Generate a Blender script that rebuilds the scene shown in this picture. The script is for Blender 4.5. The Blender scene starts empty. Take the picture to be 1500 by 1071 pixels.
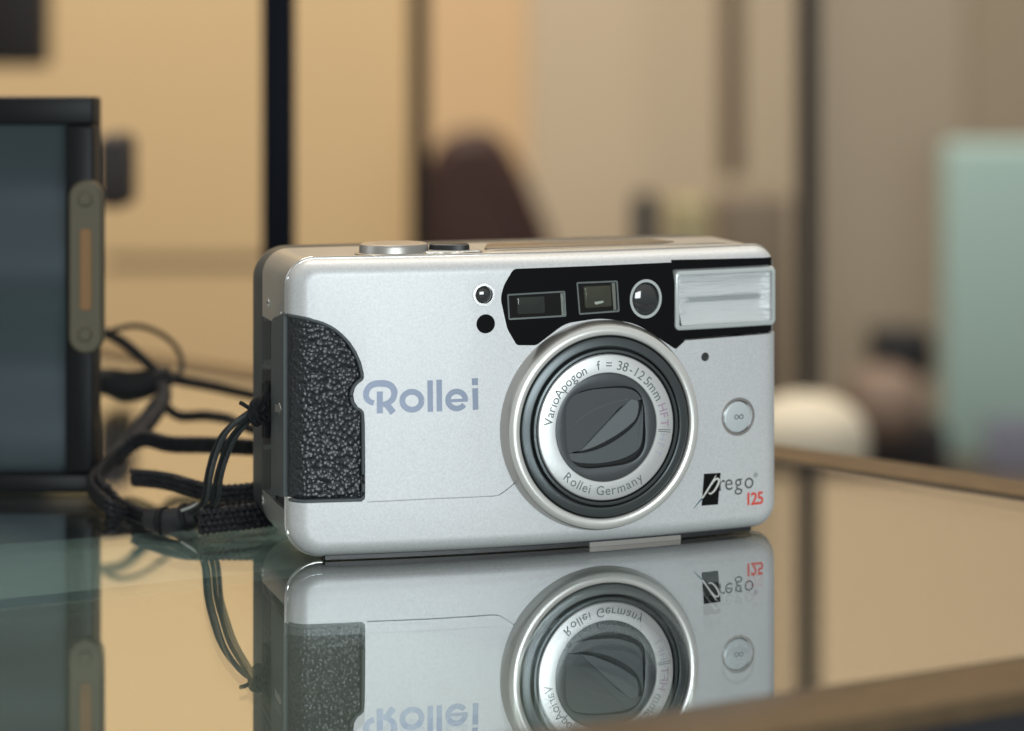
import bpy, bmesh, math, random
from mathutils import Vector, Matrix, noise
random.seed(7)
S = 0.001                                   # everything below is laid out in millimetres
R = math.radians
sc = bpy.context.scene
COL = sc.collection

# ------------------------------------------------------------------ camera
FPX, CXP, YH, HC = 3600.0, 750.0, 46.0, 120.2   # focal length in photo pixels, principal column, horizon row, eye height (mm)
cd = bpy.data.cameras.new('view'); cam = bpy.data.objects.new('view', cd); COL.objects.link(cam)
cam.location = (0, 0, HC*S); cam.rotation_euler = (R(90), 0, 0)
cd.sensor_width = 36; cd.lens = FPX*36/1500; cd.shift_y = -(535.5-YH)/1500
cd.clip_start = .02; cd.clip_end = 60
cd.dof.use_dof = True; cd.dof.focus_distance = .566; cd.dof.aperture_fstop = cd.lens/11.5; cd.dof.aperture_blades = 0
sc.camera = cam

# ------------------------------------------------------------------ light
w = bpy.data.worlds.new('World'); sc.world = w; w.use_nodes = True
nt = w.node_tree; bg = nt.nodes['Background']
tc = nt.nodes.new('ShaderNodeTexCoord'); sep = nt.nodes.new('ShaderNodeSeparateXYZ'); rmp = nt.nodes.new('ShaderNodeValToRGB')
mr = nt.nodes.new('ShaderNodeMapRange'); mr.inputs[1].default_value = -1; mr.inputs[2].default_value = 1
nt.links.new(tc.outputs['Generated'], sep.inputs[0]); nt.links.new(sep.outputs[2], mr.inputs[0]); nt.links.new(mr.outputs[0], rmp.inputs[0])
rmp.color_ramp.elements[0].position = .35; rmp.color_ramp.elements[0].color = (.16, .17, .17, 1)
rmp.color_ramp.elements[1].position = .75; rmp.color_ramp.elements[1].color = (.55, .53, .48, 1)
nt.links.new(rmp.outputs[0], bg.inputs[0]); bg.inputs[1].default_value = .66

def area(name, loc, target, sx, sy, power, color):
    l = bpy.data.lights.new(name, 'AREA'); l.shape = 'RECTANGLE'; l.size = sx*S; l.size_y = sy*S; l.energy = power; l.color = color
    o = bpy.data.objects.new(name, l); COL.objects.link(o)
    o.location = Vector(loc)*S
    o.rotation_euler = (Vector(target)-Vector(loc)).to_track_quat('-Z', 'Y').to_euler()
    return o
area('window_light', (300, -560, 190), (0, 570, 40), 640, 400, 8.6, (.88, .965, 1))
area('side_light', (-900, 250, 420), (-60, 580, 20), 500, 500, .5, (.86, .95, 1))  # weak cool area light from the left
area('ceiling_light', (100, 700, 1100), (0, 620, 0), 500, 350, .8, (1, .95, .87))
area('wall_fill_left', (-420, 1400, 1900), (-350, 2600, 400), 900, 500, 44, (1, .89, .73))  # unseen area light added to brighten the left wall
area('wall_fill_right', (700, 1300, 1900), (600, 2600, 500), 700, 400, 15, (1, .93, .84))  # same on the right, also added out of view
sc.view_settings.view_transform = 'Standard'; sc.view_settings.look = 'None'; sc.view_settings.gamma = 1
sc.view_settings.use_curve_mapping = False; sc.view_settings.exposure = 0
sc.cycles.max_bounces = 12; sc.cycles.transparent_max_bounces = 24; sc.cycles.glossy_bounces = 8
sc.cycles.caustics_reflective = False; sc.cycles.caustics_refractive = False
sc.cycles.sample_clamp_indirect = 6

# ------------------------------------------------------------------ materials
def mat(name, col, rough=.5, metal=0., bump=None, var=None, spec=.5, coat=0, emis=None, trans=0, ior=1.45, alpha=None):
    """bump=(kind, scale per metre, strength, distance) ; var=(scale, amount) a mottling of the base colour"""
    m = bpy.data.materials.new(name); m.use_nodes = True; n = m.node_tree.nodes; L = m.node_tree.links
    p = n['Principled BSDF']
    p.inputs['Base Color'].default_value = (*col, 1); p.inputs['Roughness'].default_value = rough; p.inputs['Metallic'].default_value = metal
    p.inputs['Specular IOR Level'].default_value = spec; p.inputs['Coat Weight'].default_value = coat; p.inputs['Coat Roughness'].default_value = .08
    p.inputs['Transmission Weight'].default_value = trans; p.inputs['IOR'].default_value = ior
    co = n.new('ShaderNodeTexCoord')
    if var:
        t = n.new('ShaderNodeTexNoise'); t.inputs['Scale'].default_value = var[0]; t.inputs['Detail'].default_value = 4
        L.new(co.outputs['Object'], t.inputs['Vector'])
        mx = n.new('ShaderNodeMix'); mx.data_type = 'RGBA'
        mx.inputs[6].default_value = (*[c*(1-var[1]) for c in col], 1); mx.inputs[7].default_value = (*[min(1, c*(1+var[1])) for c in col], 1)
        L.new(t.outputs['Fac'], mx.inputs[0]); L.new(mx.outputs[2], p.inputs['Base Color'])
    if bump:
        kind, scl, st, dist = bump
        b = n.new('ShaderNodeBump'); b.inputs['Strength'].default_value = st; b.inputs['Distance'].default_value = dist*S
        if kind == 'noise':
            t = n.new('ShaderNodeTexNoise'); t.inputs['Scale'].default_value = scl; t.inputs['Detail'].default_value = 3; o = t.outputs['Fac']
        elif kind == 'wave':
            t = n.new('ShaderNodeTexWave'); t.bands_direction = 'X'; t.inputs['Scale'].default_value = scl; o = t.outputs['Fac']
        elif kind == 'rings':
            t = n.new('ShaderNodeTexWave'); t.wave_type = 'RINGS'; t.rings_direction = 'SPHERICAL'; t.inputs['Scale'].default_value = scl; t.inputs['Distortion'].default_value = 3; o = t.outputs['Fac']
        else:
            t = n.new('ShaderNodeTexVoronoi'); t.inputs['Scale'].default_value = scl; o = t.outputs['Distance']
        L.new(co.outputs['Object'], t.inputs['Vector']); L.new(o, b.inputs['Height']); L.new(b.outputs[0], p.inputs['Normal'])
    return m

M = {}
def silver(name, col, rough, flake=.5, metal=.75):
    m = mat(name, col, rough, metal); n = m.node_tree.nodes; L = m.node_tree.links; p = n['Principled BSDF']
    co = n.new('ShaderNodeTexCoord')
    v = n.new('ShaderNodeTexNoise'); v.inputs['Scale'].default_value = 1900; v.inputs['Detail'].default_value = 2
    L.new(co.outputs['Object'], v.inputs['Vector'])
    mx = n.new('ShaderNodeMix'); mx.data_type = 'RGBA'
    mx.inputs[6].default_value = (*[c*.82 for c in col], 1); mx.inputs[7].default_value = (*[min(1, c*1.16) for c in col], 1)
    L.new(v.outputs['Fac'], mx.inputs[0]); L.new(mx.outputs[2], p.inputs['Base Color'])
    b = n.new('ShaderNodeBump'); b.inputs['Strength'].default_value = flake; b.inputs['Distance'].default_value = .02*S
    L.new(v.outputs['Fac'], b.inputs['Height']); L.new(b.outputs[0], p.inputs['Normal'])
    return m
M['silver'] = silver('champagne_silver_paint', (.72, .735, .745), .48, .35, .25)
M['silver2'] = silver('satin_silver_side', (.52, .53, .52), .38, .2, .75)
M['chrome'] = mat('polished_trim', (.86, .86, .85), .18, .9)
M['bezel'] = mat('bezel_silver', (.54, .52, .49), .3, .8, bump=('noise', 3000, .12, .01))
M['ring'] = mat('name_ring_silver', (.80, .82, .82), .38, .55, bump=('noise', 3500, .15, .01))
M['black'] = mat('gloss_black_window', (.006, .006, .007), .08, 0, spec=.35)
M['blackp'] = mat('black_plastic', (.02, .021, .023), .42, 0, bump=('noise', 2500, .2, .02))
M['backp'] = mat('rubbery_back_plastic', (.055, .065, .07), .45, 0, bump=('noise', 2500, .3, .02), var=(300, .2))
M['slate'] = mat('slate_side_plastic', (.085, .10, .105), .5, 0, bump=('noise', 2500, .3, .02), var=(200, .15))
M['slated'] = mat('dark_slate_recess', (.035, .042, .045), .55, 0)
M['barrel'] = mat('barrel_anodised', (.10, .115, .12), .32, .55)
M['barreld'] = mat('barrel_black', (.008, .009, .011), .4)  # near-black for barrel gaps, slots, lug and cover well
M['cover'] = mat('lens_cover_grey', (.088, .098, .104), .4, .25, bump=('noise', 2500, .15, .01))
M['cover2'] = mat('lens_cover_blade', (.125, .14, .146), .36, .3, bump=('noise', 2500, .15, .01))
M['ink'] = mat('slate_ink', (.25, .29, .38), .35, .3)
M['inkd'] = mat('dark_ink', (.06, .065, .07), .5)
M['inkg'] = mat('grey_ink', (.16, .19, .19), .5)
M['inkp'] = mat('faded_pink_ink', (.42, .28, .40), .5)
M['inkl'] = mat('faded_lilac_ink', (.45, .46, .58), .5)
M['red'] = mat('red_ink', (.80, .10, .07), .5)
M['white'] = mat('white_ink_and_glint', (.8, .8, .76), .5)
M['teali'] = mat('teal_ink', (.03, .14, .19), .5)
M['btn'] = mat('pearl_button', (.72, .78, .80), .3, .25)
M['lcd'] = mat('lcd_window', (.10, .09, .08), .12, 0, spec=.6)
M['dome'] = mat('smoked_dome', (.05, .054, .056), .04, .2, spec=1., coat=1)
M['dark'] = mat('window_depth', (.015, .015, .014), .5)
M['amber'] = mat('grey_optic', (.16, .15, .12), .12, .5, coat=1)
M['reflector'] = mat('flash_reflector', (.95, .96, .95), .3, .08)
def streaks(m, sx, sz, st, dist):
    n = m.node_tree.nodes; L = m.node_tree.links; co = n.new('ShaderNodeTexCoord'); mp = n.new('ShaderNodeMapping'); mp.inputs['Scale'].default_value = (sx, sx, sz)
    t = n.new('ShaderNodeTexNoise'); t.inputs['Scale'].default_value = 1; t.inputs['Detail'].default_value = 4; b = n.new('ShaderNodeBump')
    b.inputs['Strength'].default_value = st; b.inputs['Distance'].default_value = dist*S
    L.new(co.outputs['Object'], mp.inputs[0]); L.new(mp.outputs[0], t.inputs[0]); L.new(t.outputs[0], b.inputs['Height']); L.new(b.outputs[0], n['Principled BSDF'].inputs['Normal'])
streaks(M['reflector'], 60, 620, 1, 1.3)
M['milky'] = mat('clear_edge_plastic', (.62, .67, .66), .12, .1, coat=.5)
M['rim'] = mat('window_rim', (.20, .23, .225), .15, .2, coat=.6)
M['lip'] = mat('bezel_lip_silver', (.86, .86, .83), .3, .45)
M['cordl'] = mat('painted_cord_highlight', (.10, .11, .115), .45, 0, bump=('wave', 1500, 1, .3), var=(1500, .6))  # lighter base colour that paints highlights onto alternate strands
M['cord'] = mat('black_cord', (.026, .029, .033), .5, 0, spec=.4, bump=('wave', 1300, 1, .4), var=(1200, .6))
M['strap'] = mat('black_woven_strap', (.018, .018, .021), .6, 0, spec=.3, bump=('voronoi', 1000, 1, .5), var=(800, .6))
M['leatherloop'] = mat('black_leather_loop', (.018, .018, .021), .45, 0, bump=('noise', 900, .5, .2))
M['rubber'] = mat('black_cable', (.014, .014, .016), .6, spec=.25)

def leather():
    m = mat('pebbled_black_leather', (.016, .020, .025), .33); n = m.node_tree.nodes; L = m.node_tree.links; p = n['Principled BSDF']
    p.inputs['Specular IOR Level'].default_value = .75
    co = n.new('ShaderNodeTexCoord')
    nz = n.new('ShaderNodeTexNoise'); nz.inputs['Scale'].default_value = 700; nz.inputs['Detail'].default_value = 2
    ad = n.new('ShaderNodeVectorMath'); ad.operation = 'MULTIPLY_ADD'; ad.inputs[1].default_value = (.00035,)*3
    L.new(co.outputs['Object'], nz.inputs['Vector']); L.new(nz.outputs['Color'], ad.inputs[0]); L.new(co.outputs['Object'], ad.inputs[2])
    v = n.new('ShaderNodeTexVoronoi'); v.feature = 'SMOOTH_F1'; v.inputs['Scale'].default_value = 880; v.inputs['Smoothness'].default_value = .15
    L.new(ad.outputs[0], v.inputs['Vector'])
    b = n.new('ShaderNodeBump'); b.inputs['Strength'].default_value = 1; b.inputs['Distance'].default_value = .5*S; b.invert = True
    pw = n.new('ShaderNodeMath'); pw.operation = 'POWER'; pw.inputs[1].default_value = 1.8
    L.new(v.outputs['Distance'], pw.inputs[0]); L.new(pw.outputs[0], b.inputs['Height']); L.new(b.outputs[0], p.inputs['Normal'])
    return m
M['leather'] = leather()

def glass_sheet(name, r0, power, tint, rough=0., bump=None):
    m = bpy.data.materials.new(name); m.use_nodes = True; n = m.node_tree.nodes; L = m.node_tree.links; n.clear()
    out = n.new('ShaderNodeOutputMaterial'); mix = n.new('ShaderNodeMixShader'); t = n.new('ShaderNodeBsdfTransparent'); g = n.new('ShaderNodeBsdfGlossy')
    t.inputs[0].default_value = (*tint, 1); g.inputs['Roughness'].default_value = rough; g.inputs[0].default_value = (1, 1, 1, 1)
    lw = n.new('ShaderNodeLayerWeight'); lw.inputs[0].default_value = .5
    pw = n.new('ShaderNodeMath'); pw.operation = 'POWER'; pw.inputs[1].default_value = power
    ma = n.new('ShaderNodeMath'); ma.operation = 'MULTIPLY_ADD'; ma.inputs[1].default_value = 1-r0; ma.inputs[2].default_value = r0
    L.new(lw.outputs['Facing'], pw.inputs[0]); L.new(pw.outputs[0], ma.inputs[0]); L.new(ma.outputs[0], mix.inputs[0])
    L.new(t.outputs[0], mix.inputs[1]); L.new(g.outputs[0], mix.inputs[2]); L.new(mix.outputs[0], out.inputs[0])
    if bump:
        co = n.new('ShaderNodeTexCoord'); tx = n.new('ShaderNodeTexWave'); tx.wave_type = 'BANDS'; tx.bands_direction = 'Z'
        tx.inputs['Scale'].default_value = bump[0]; tx.inputs['Distortion'].default_value = 1.5; tx.inputs['Detail'].default_value = 1
        b = n.new('ShaderNodeBump'); b.inputs['Strength'].default_value = bump[1]; b.inputs['Distance'].default_value = bump[2]*S
        L.new(co.outputs['Object'], tx.inputs['Vector']); L.new(tx.outputs['Fac'], b.inputs['Height']); L.new(b.outputs[0], g.inputs['Normal'])
    return m
M['glass'] = glass_sheet('table_glass', .10, 2.8, (.93, .98, .97))
def smudges(m, r1):                         # faint finger film: the gloss varies a little over the pane
    n = m.node_tree.nodes; L = m.node_tree.links; g = [x for x in n if x.type == 'BSDF_GLOSSY'][0]; co = n.new('ShaderNodeTexCoord')
    t = n.new('ShaderNodeTexNoise'); t.inputs['Scale'].default_value = 22; t.inputs['Detail'].default_value = 5; t.inputs['Distortion'].default_value = 1
    q = n.new('ShaderNodeMapRange'); q.inputs[1].default_value = .48; q.inputs[2].default_value = .75; q.inputs[3].default_value = 0; q.inputs[4].default_value = r1
    L.new(co.outputs['Object'], t.inputs[0]); L.new(t.outputs[0], q.inputs[0]); L.new(q.outputs[0], g.inputs['Roughness'])
smudges(M['glass'], .05)
M['pane'] = glass_sheet('window_glass', .035, 4, (.9, .92, .9))
M['flens'] = glass_sheet('flash_glass', .10, 3, (.98, .99, 1), .14, (420, .5, .3))
M['clear'] = glass_sheet('clear_plastic', .18, 3, (.95, .97, .98), .02)

# ------------------------------------------------------------------ object helpers
ORIG = {}
def tagit(o, label, cat, group=None, kind=None):
    if label: o['label'] = label
    if cat: o['category'] = cat
    if group: o['group'] = group
    if kind: o['kind'] = kind
    return o
def thing(name, loc, label, cat, group=None):
    o = bpy.data.objects.new(name, None); COL.objects.link(o); o.location = Vector(loc)*S; o.empty_display_size = .01
    ORIG[o.name] = Vector(loc)*S
    return tagit(o, label, cat, group)
def link_mesh(name, me, m, parent=None, origin=None, angle=35):
    """me carries world metres; they become local to the thing"""
    o = bpy.data.objects.new(name, me); COL.objects.link(o)
    if parent:
        og = ORIG[parent.name]; o.parent = parent; ORIG[o.name] = og
        me.transform(Matrix.Translation(-og))
    else:
        og = Vector(origin)*S if origin else sum((v.co for v in me.vertices), Vector())/len(me.vertices)
        me.transform(Matrix.Translation(-og)); o.location = og; ORIG[o.name] = og
    if m: me.materials.clear(); me.materials.append(m)
    for p in me.polygons: p.use_smooth = True
    me.set_sharp_from_angle(angle=R(angle))
    return o
def mk(name, verts, faces, m, parent=None, origin=None, angle=35, fix=True):
    me = bpy.data.meshes.new(name); me.from_pydata([tuple(Vector(v)*S) for v in verts], [], faces); me.update()
    if fix:
        bm = bmesh.new(); bm.from_mesh(me); bmesh.ops.recalc_face_normals(bm, faces=bm.faces); bm.to_mesh(me); bm.free()
    return link_mesh(name, me, m, parent, origin, angle)
def box_vf(x0, x1, y0, y1, z0, z1):
    v = [(x, y, z) for z in (z0, z1) for y in (y0, y1) for x in (x0, x1)]
    f = [(0, 2, 3, 1), (4, 5, 7, 6), (0, 1, 5, 4), (2, 6, 7, 3), (0, 4, 6, 2), (1, 3, 7, 5)]
    return v, f
def bevel_box(name, x0, x1, y0, y1, z0, z1, m, parent=None, bev=1., seg=3, xf=None, origin=None):
    v, f = box_vf(x0, x1, y0, y1, z0, z1)
    bm = bmesh.new(); vs = [bm.verts.new(p) for p in v]; [bm.faces.new([vs[i] for i in q]) for q in f]
    if bev: bmesh.ops.bevel(bm, geom=bm.edges[:], offset=bev, segments=seg, affect='EDGES', profile=.5)
    bmesh.ops.recalc_face_normals(bm, faces=bm.faces)
    for p in bm.verts:
        p.co = Vector(xf(*p.co)) if xf else p.co
        p.co = p.co*S
    me = bpy.data.meshes.new(name); bm.to_mesh(me); bm.free()
    return link_mesh(name, me, m, parent, origin)
def at(px, py, Y):                          # a photo pixel at distance Y mm
    return Vector(((px-CXP)*Y/FPX, Y, HC-(py-YH)*Y/FPX))
def on_table(px, py, z=0.):
    return at(px, py, FPX*(HC-z)/(py-YH))
def smooth_path(P, n=10, closed=False):
    P = [Vector(p) for p in P]; out = []; k = len(P)
    rng = range(k if closed else k-1)
    for i in rng:
        g = lambda j: P[j % k] if closed else P[max(0, min(k-1, j))]
        a, b, c, d = g(i-1), g(i), g(i+1), g(i+2)
        for s in range(n):
            t = s/n
            out.append(.5*((2*b)+(c-a)*t+(2*a-5*b+4*c-d)*t*t+(3*b-a-3*c+d)*t**3))
    if not closed: out.append(P[-1])
    return out
def sweep_vf(path, rx, rz, closed=False, seg=12, up=Vector((0, 0, 1)), taper=None):
    """an elliptical cord or band: rx across (horizontal), rz along up"""
    V, F = [], []; n = len(path)
    for i, p in enumerate(path):
        a = path[(i-1) % n] if closed or i > 0 else path[0]; b = path[(i+1) % n] if closed or i < n-1 else path[-1]
        T = (b-a).normalized(); sd = T.cross(up)
        sd = Vector((1, 0, 0)) if sd.length < 1e-4 else sd.normalized()
        U = sd.cross(T).normalized(); k = taper(i/(n-1)) if taper else 1
        for j in range(seg):
            q = 2*math.pi*j/seg; V.append(p+sd*math.cos(q)*rx*k+U*math.sin(q)*rz*k)
    for i in range(n if closed else n-1):
        for j in range(seg):
            a = i*seg+j; b = i*seg+(j+1) % seg; c = ((i+1) % n)*seg+(j+1) % seg; d = ((i+1) % n)*seg+j
            F.append((a, b, c, d))
    if not closed: F.append(tuple(range(seg))); F.append(tuple((n-1)*seg+j for j in range(seg)))
    return V, F
def sweep(name, pts, rx, rz, m, parent=None, n=10, **k):
    V, F = sweep_vf(smooth_path(pts, n), rx, rz, **k); return mk(name, V, F, m, parent, angle=60)
def band_vf(pts, rad, gap, cords=3, n=40, up=Vector((0, 0, 1)), pitch=1.5, seg=9):
    """flat woven band: parallel ribbed cords stacked along up"""
    path = smooth_path(pts, n); V, F = [], []; L_ = 0; N_ = len(path)
    al = [0]
    for a, b in zip(path, path[1:]): al.append(al[-1]+(b-a).length)
    for c in range(cords):
        o = len(V); off = (c-(cords-1)/2)*gap
        for i, p in enumerate(path):
            a = path[max(0, i-1)]; b = path[min(N_-1, i+1)]; T = (b-a).normalized(); sd = T.cross(up).normalized(); U = sd.cross(T).normalized()
            for j in range(seg):
                q = 2*math.pi*j/seg; k = rad*(1+.16*math.sin(2*math.pi*al[i]/pitch+(c % 2)*math.pi+math.sin(q)*1.6))
                V.append(p+U*(off+math.sin(q)*k)+sd*math.cos(q)*k*1.15)
        for i in range(N_-1):
            for j in range(seg): F.append((o+i*seg+j, o+i*seg+(j+1) % seg, o+(i+1)*seg+(j+1) % seg, o+(i+1)*seg+j))
        F.append(tuple(o+j for j in range(seg))); F.append(tuple(o+(N_-1)*seg+j for j in range(seg)))
    return V, F
def woven_band(name, pts, rad, gap, m, parent, **k):
    V, F = band_vf(pts, rad, gap, **k); return mk(name, V, F, m, parent, angle=70)
def merge(parts):
    V, F = [], []
    for v, f in parts:
        o = len(V); V += list(v); F += [tuple(i+o for i in q) for q in f]
    return V, F

# ================================================================== THE TABLE (glass display case)
# corner geometry from the inner edges of the bronze rails
A0, A1 = on_table(1140, 677), on_table(1500, 732)      # far inner edge
B0, B1 = on_table(1000, 1042), on_table(1500, 966)     # near inner edge
def isect(p, q, r, s):
    d1, d2 = (q-p).xy, (s-r).xy; c = d1.x*d2.y-d1.y*d2.x; t = ((r-p).x*d2.y-(r-p).y*d2.x)/c
    return Vector((p.x+d1.x*t, p.y+d1.y*t, 0))
CN = isect(A0, A1, B0, B1)                              # right corner
dA = (A0-A1).normalized(); dA.z = 0; dB = (B0-B1).normalized(); dB.z = 0
LA, LB = 1150, 700
P_far = CN+dA*LA; P_near = CN+dB*LB; P_opp = CN+dA*LA+dB*LB
def quad_slab(name, a, b, c, d, z0, z1, m, parent, **k):
    V = [Vector((p.x, p.y, z)) for z in (z0, z1) for p in (a, b, c, d)]
    F = [(3, 2, 1, 0), (4, 5, 6, 7), (0, 1, 5, 4), (1, 2, 6, 5), (2, 3, 7, 6), (3, 0, 4, 7)]
    return mk(name, V, F, m, parent, **k)
M['bronze'] = mat('brushed_bronze_rail', (.135, .094, .052), .42, .5, bump=('noise', 900, .25, .05), var=(160, .25))
M['case'] = mat('dark_case_side', (.020, .021, .026), .5, 0)
M['caseint'] = mat('case_interior_cloth', (.20, .215, .19), .9, 0, var=(40, .2))
M['tealstrip'] = mat('pale_teal_liner', (.46, .60, .59), .6, 0, var=(60, .15))
case = thing('display_case', (CN.x, CN.y, 0), 'glass topped display case with bronze edge rails that the silver camera stands on', 'display case')
quad_slab('glass_top', CN, P_far, P_opp, P_near, -1.35, 0, M['glass'], case)
RW = 21
nA = Vector((dA.y, -dA.x, 0)); nA = nA if (nA.dot(dB) < 0) else -nA   # outward from far edge
nB = Vector((dB.y, -dB.x, 0)); nB = nB if (nB.dot(dA) < 0) else -nB
def rail(name, p, q, n, ext):
    """gasket lip + bronze bar with eased top corners"""
    d = (q-p).normalized(); p = p-d*ext
    prof = [(.9, -2), (.9, .3), (1.3, .8), (2.2, 1.0), (RW-2.2, 1.0), (RW-.8, .6), (RW, -.6), (RW, -2.6), (.9, -2.6)]
    V = []; k = len(prof)
    for e in (p, q):
        for a, z in prof: V.append(e+n*a+Vector((0, 0, z)))
    F = [tuple(range(k)), tuple(range(k, 2*k))]+[(i, (i+1) % k, k+(i+1) % k, k+i) for i in range(k)]
    o = mk(name, V, F, M['bronze'], case)
    V = []
    prof = [(-1.6, -1.6), (-1.6, .12), (.88, .12), (.88, -1.6)]
    for e in (p, q):
        for a, z in prof: V.append(e+n*a+Vector((0, 0, z)))
    F = [(0, 1, 2, 3), (4, 5, 6, 7)]+[(i, (i+1) % 4, 4+(i+1) % 4, 4+i) for i in range(4)]
    mk('gasket', V, F, M['blackp'], o)
rail('edge_rail', CN, P_far, nA, RW); rail('edge_rail', CN, P_near, nB, RW)
def panel(name, p, q, n, m):
    quad_slab(name, p+n*2, q+n*2, q+n*(RW-.5), p+n*(RW-.5), -330, -2.7, m, case)
panel('side_panel', CN, P_far, nA, M['case']); panel('side_panel', CN, P_near, nB, M['case'])
quad_slab('interior_shelf', CN, P_far, P_opp, P_near, -74, -70, M['caseint'], case)
# the pale liner strip that lies just below the glass towards the left
z = -4
q = [on_table(-260, 818, z), on_table(470, 761, z), on_table(470, 829, z), on_table(-260, 905, z)]
quad_slab('liner_strip', *q, -6, -4, M['tealstrip'], case)

# ================================================================== THE CAMERA
YAW, K2, UM = R(17.5), 14.95e-4, -15.
Y0 = FPX/6.3; C0 = Vector(((880-CXP)/6.3, Y0, 0))
XA = Vector((math.cos(YAW), math.sin(YAW), 0)); NA = Vector((math.sin(YAW), -math.cos(YAW), 0)); ZA = Vector((0, 0, 1))
DEP = 36.
def bow(u): return -K2*(u-UM)**2
def Bd(u, w, z):                             # flat body space (u right, w out of the front, z up) to the bowed body
    k = max(0., min(1., (w+DEP)/(DEP-5)))
    return C0+XA*u+NA*(w+bow(u)*k)+ZA*z
def Fp(px, py, w=0.):                        # a photo pixel onto the bowed front
    rx = (px-CXP)/FPX; b = 0
    for _ in range(8):
        o = C0+NA*(w+b); t = (o.x*XA.y-o.y*XA.x)/(rx*XA.y-XA.x)
        p = Vector((rx*t, t)); u = (p-o.xy).dot(XA.xy); b = bow(u)
    return u, HC-(py-YH)*t/FPX
UL = Fp(420, 600, -5)[0]; UR = Fp(1133, 640, -3)[0]+.3
ZB = .9; ZT = Fp(500, 378, -5)[1]
def Sp(px, py):                              # a photo pixel onto the left side plane -> (w, z)
    o = C0+XA*UL; rx = (px-CXP)/FPX; t = (o.x*NA.y-o.y*NA.x)/(rx*NA.y-NA.x)
    d = (Vector((rx*t, t))-o.xy).dot(NA.xy); b = bow(UL); w = d
    for _ in range(20): w = d-b*max(0., min(1., (w+DEP)/(DEP-5)))
    return w, HC-(py-YH)*t/FPX
print('body', UL, UR, ZB, ZT, 'side', Sp(367, 600), Sp(384, 600), Sp(398, 600), Sp(418, 600))

camroot = thing('compact_camera', Bd((UL+UR)/2, -15, 0), 'silver compact film camera with black leather grip and round zoom lens, standing on the glass', 'camera')

def outline(inset, rTL, rTR, rBR, rBL, n=10, zt=None, zb=None, ul=None, ur=None):
    zt = ZT if zt is None else zt; zb = ZB if zb is None else zb; ul = UL if ul is None else ul; ur = UR if ur is None else ur
    x0, x1, y0, y1 = ul+inset, ur-inset, zb+inset, zt-inset; P = []
    for (cx, cy, r, a0) in ((x1, y1, rTR, 0), (x0, y1, rTL, 90), (x0, y0, rBL, 180), (x1, y0, rBR, 270)):
        r = max(.6, r-inset); sx = -1 if cx == x1 else 1; sy = -1 if cy == y1 else 1
        c = (cx+sx*r, cy+sy*r)
        for i in range(n+1):
            a = R(a0+90*i/n); P.append((c[0]+r*math.cos(a), c[1]+r*math.sin(a)))
    return P
RAD = (6.2, 5.5, 6.0, 7.4)
def loft_bm(levels, rad=RAD, **k):
    """levels: (w, inset); closed solid"""
    bm = bmesh.new(); rings = []
    for (w_, ins) in levels:
        rings.append([bm.verts.new((u, w_, z)) for u, z in outline(ins, *rad, **k)])
    n = len(rings[0])
    for a, b in zip(rings, rings[1:]):
        for i in range(n): bm.faces.new((a[i], a[(i+1) % n], b[(i+1) % n], b[i]))
    bm.faces.new(rings[0]); bm.faces.new(rings[-1]); bmesh.ops.recalc_face_normals(bm, faces=bm.faces)
    return bm
def tmp_obj(bm):
    me = bpy.data.meshes.new('tmp'); bm.to_mesh(me); bm.free(); o = bpy.data.objects.new('tmp', me); COL.objects.link(o); return o
def prism_bm(P, w0, w1):
    bm = bmesh.new(); a = [bm.verts.new((u, w0, z)) for u, z in P]; b = [bm.verts.new((u, w1, z)) for u, z in P]; n = len(P)
    bm.faces.new(a); bm.faces.new(b)
    for i in range(n): bm.faces.new((a[i], a[(i+1) % n], b[(i+1) % n], b[i]))
    bmesh.ops.recalc_face_normals(bm, faces=bm.faces); return bm
def cut(bm, cutters):
    o = tmp_obj(bm); cs = [tmp_obj(c) for c in cutters]
    for c in cs:
        md = o.modifiers.new('b', 'BOOLEAN'); md.operation = 'DIFFERENCE'; md.solver = 'EXACT'; md.object = c
    dg = bpy.context.evaluated_depsgraph_get(); me = bpy.data.meshes.new_from_object(o.evaluated_get(dg))
    out = bmesh.new(); out.from_mesh(me)
    for x in [o]+cs: bpy.data.objects.remove(x)
    return out
def bend(bm, xf=Bd, step=3., u0=-90, u1=70):
    u = u0
    while u < u1:
        bmesh.ops.bisect_plane(bm, geom=bm.verts[:]+bm.edges[:]+bm.faces[:], dist=1e-5, plane_co=(u, 0, 0), plane_no=(1, 0, 0)); u += step
    bmesh.ops.triangulate(bm, faces=[f for f in bm.faces if len(f.verts) > 4])
    for v in bm.verts: v.co = xf(*v.co)*S
    return bm
def body_part(name, bm, m, parent=camroot, angle=35, **k):
    bend(bm, **k); me = bpy.data.meshes.new(name); bm.to_mesh(me); bm.free()
    return link_mesh(name, me, m, parent, angle=angle)
def circ(u, z, r, n=40, sq=1.): return [(u+r*math.cos(2*math.pi*i/n), z+r*sq*math.sin(2*math.pi*i/n)) for i in range(n)]
def px_poly(pts, w=0., n=6, closed=True):
    return [Fp(p.x, p.y, w) for p in smooth_path([(x, y, 0) for x, y in pts], n, closed)]
def rnd_poly(P, r, n=5):                      # round the corners of a polygon; r one number or one per corner
    out = []; k = len(P)
    for i in range(k):
        a, b, c = Vector(P[i-1]), Vector(P[i]), Vector(P[(i+1) % k]); rr = r[i] if isinstance(r, (list, tuple)) else r
        if rr <= 0: out.append(tuple(b)); continue
        p = b+(a-b).normalized()*rr; q = b+(c-b).normalized()*rr
        for j in range(n+1):
            t = j/n; out.append(tuple((1-t)**2*p+2*t*(1-t)*b+t*t*q))
    return out

LU, LZ = Fp(879.5, 622.5)                     # lens axis
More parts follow.
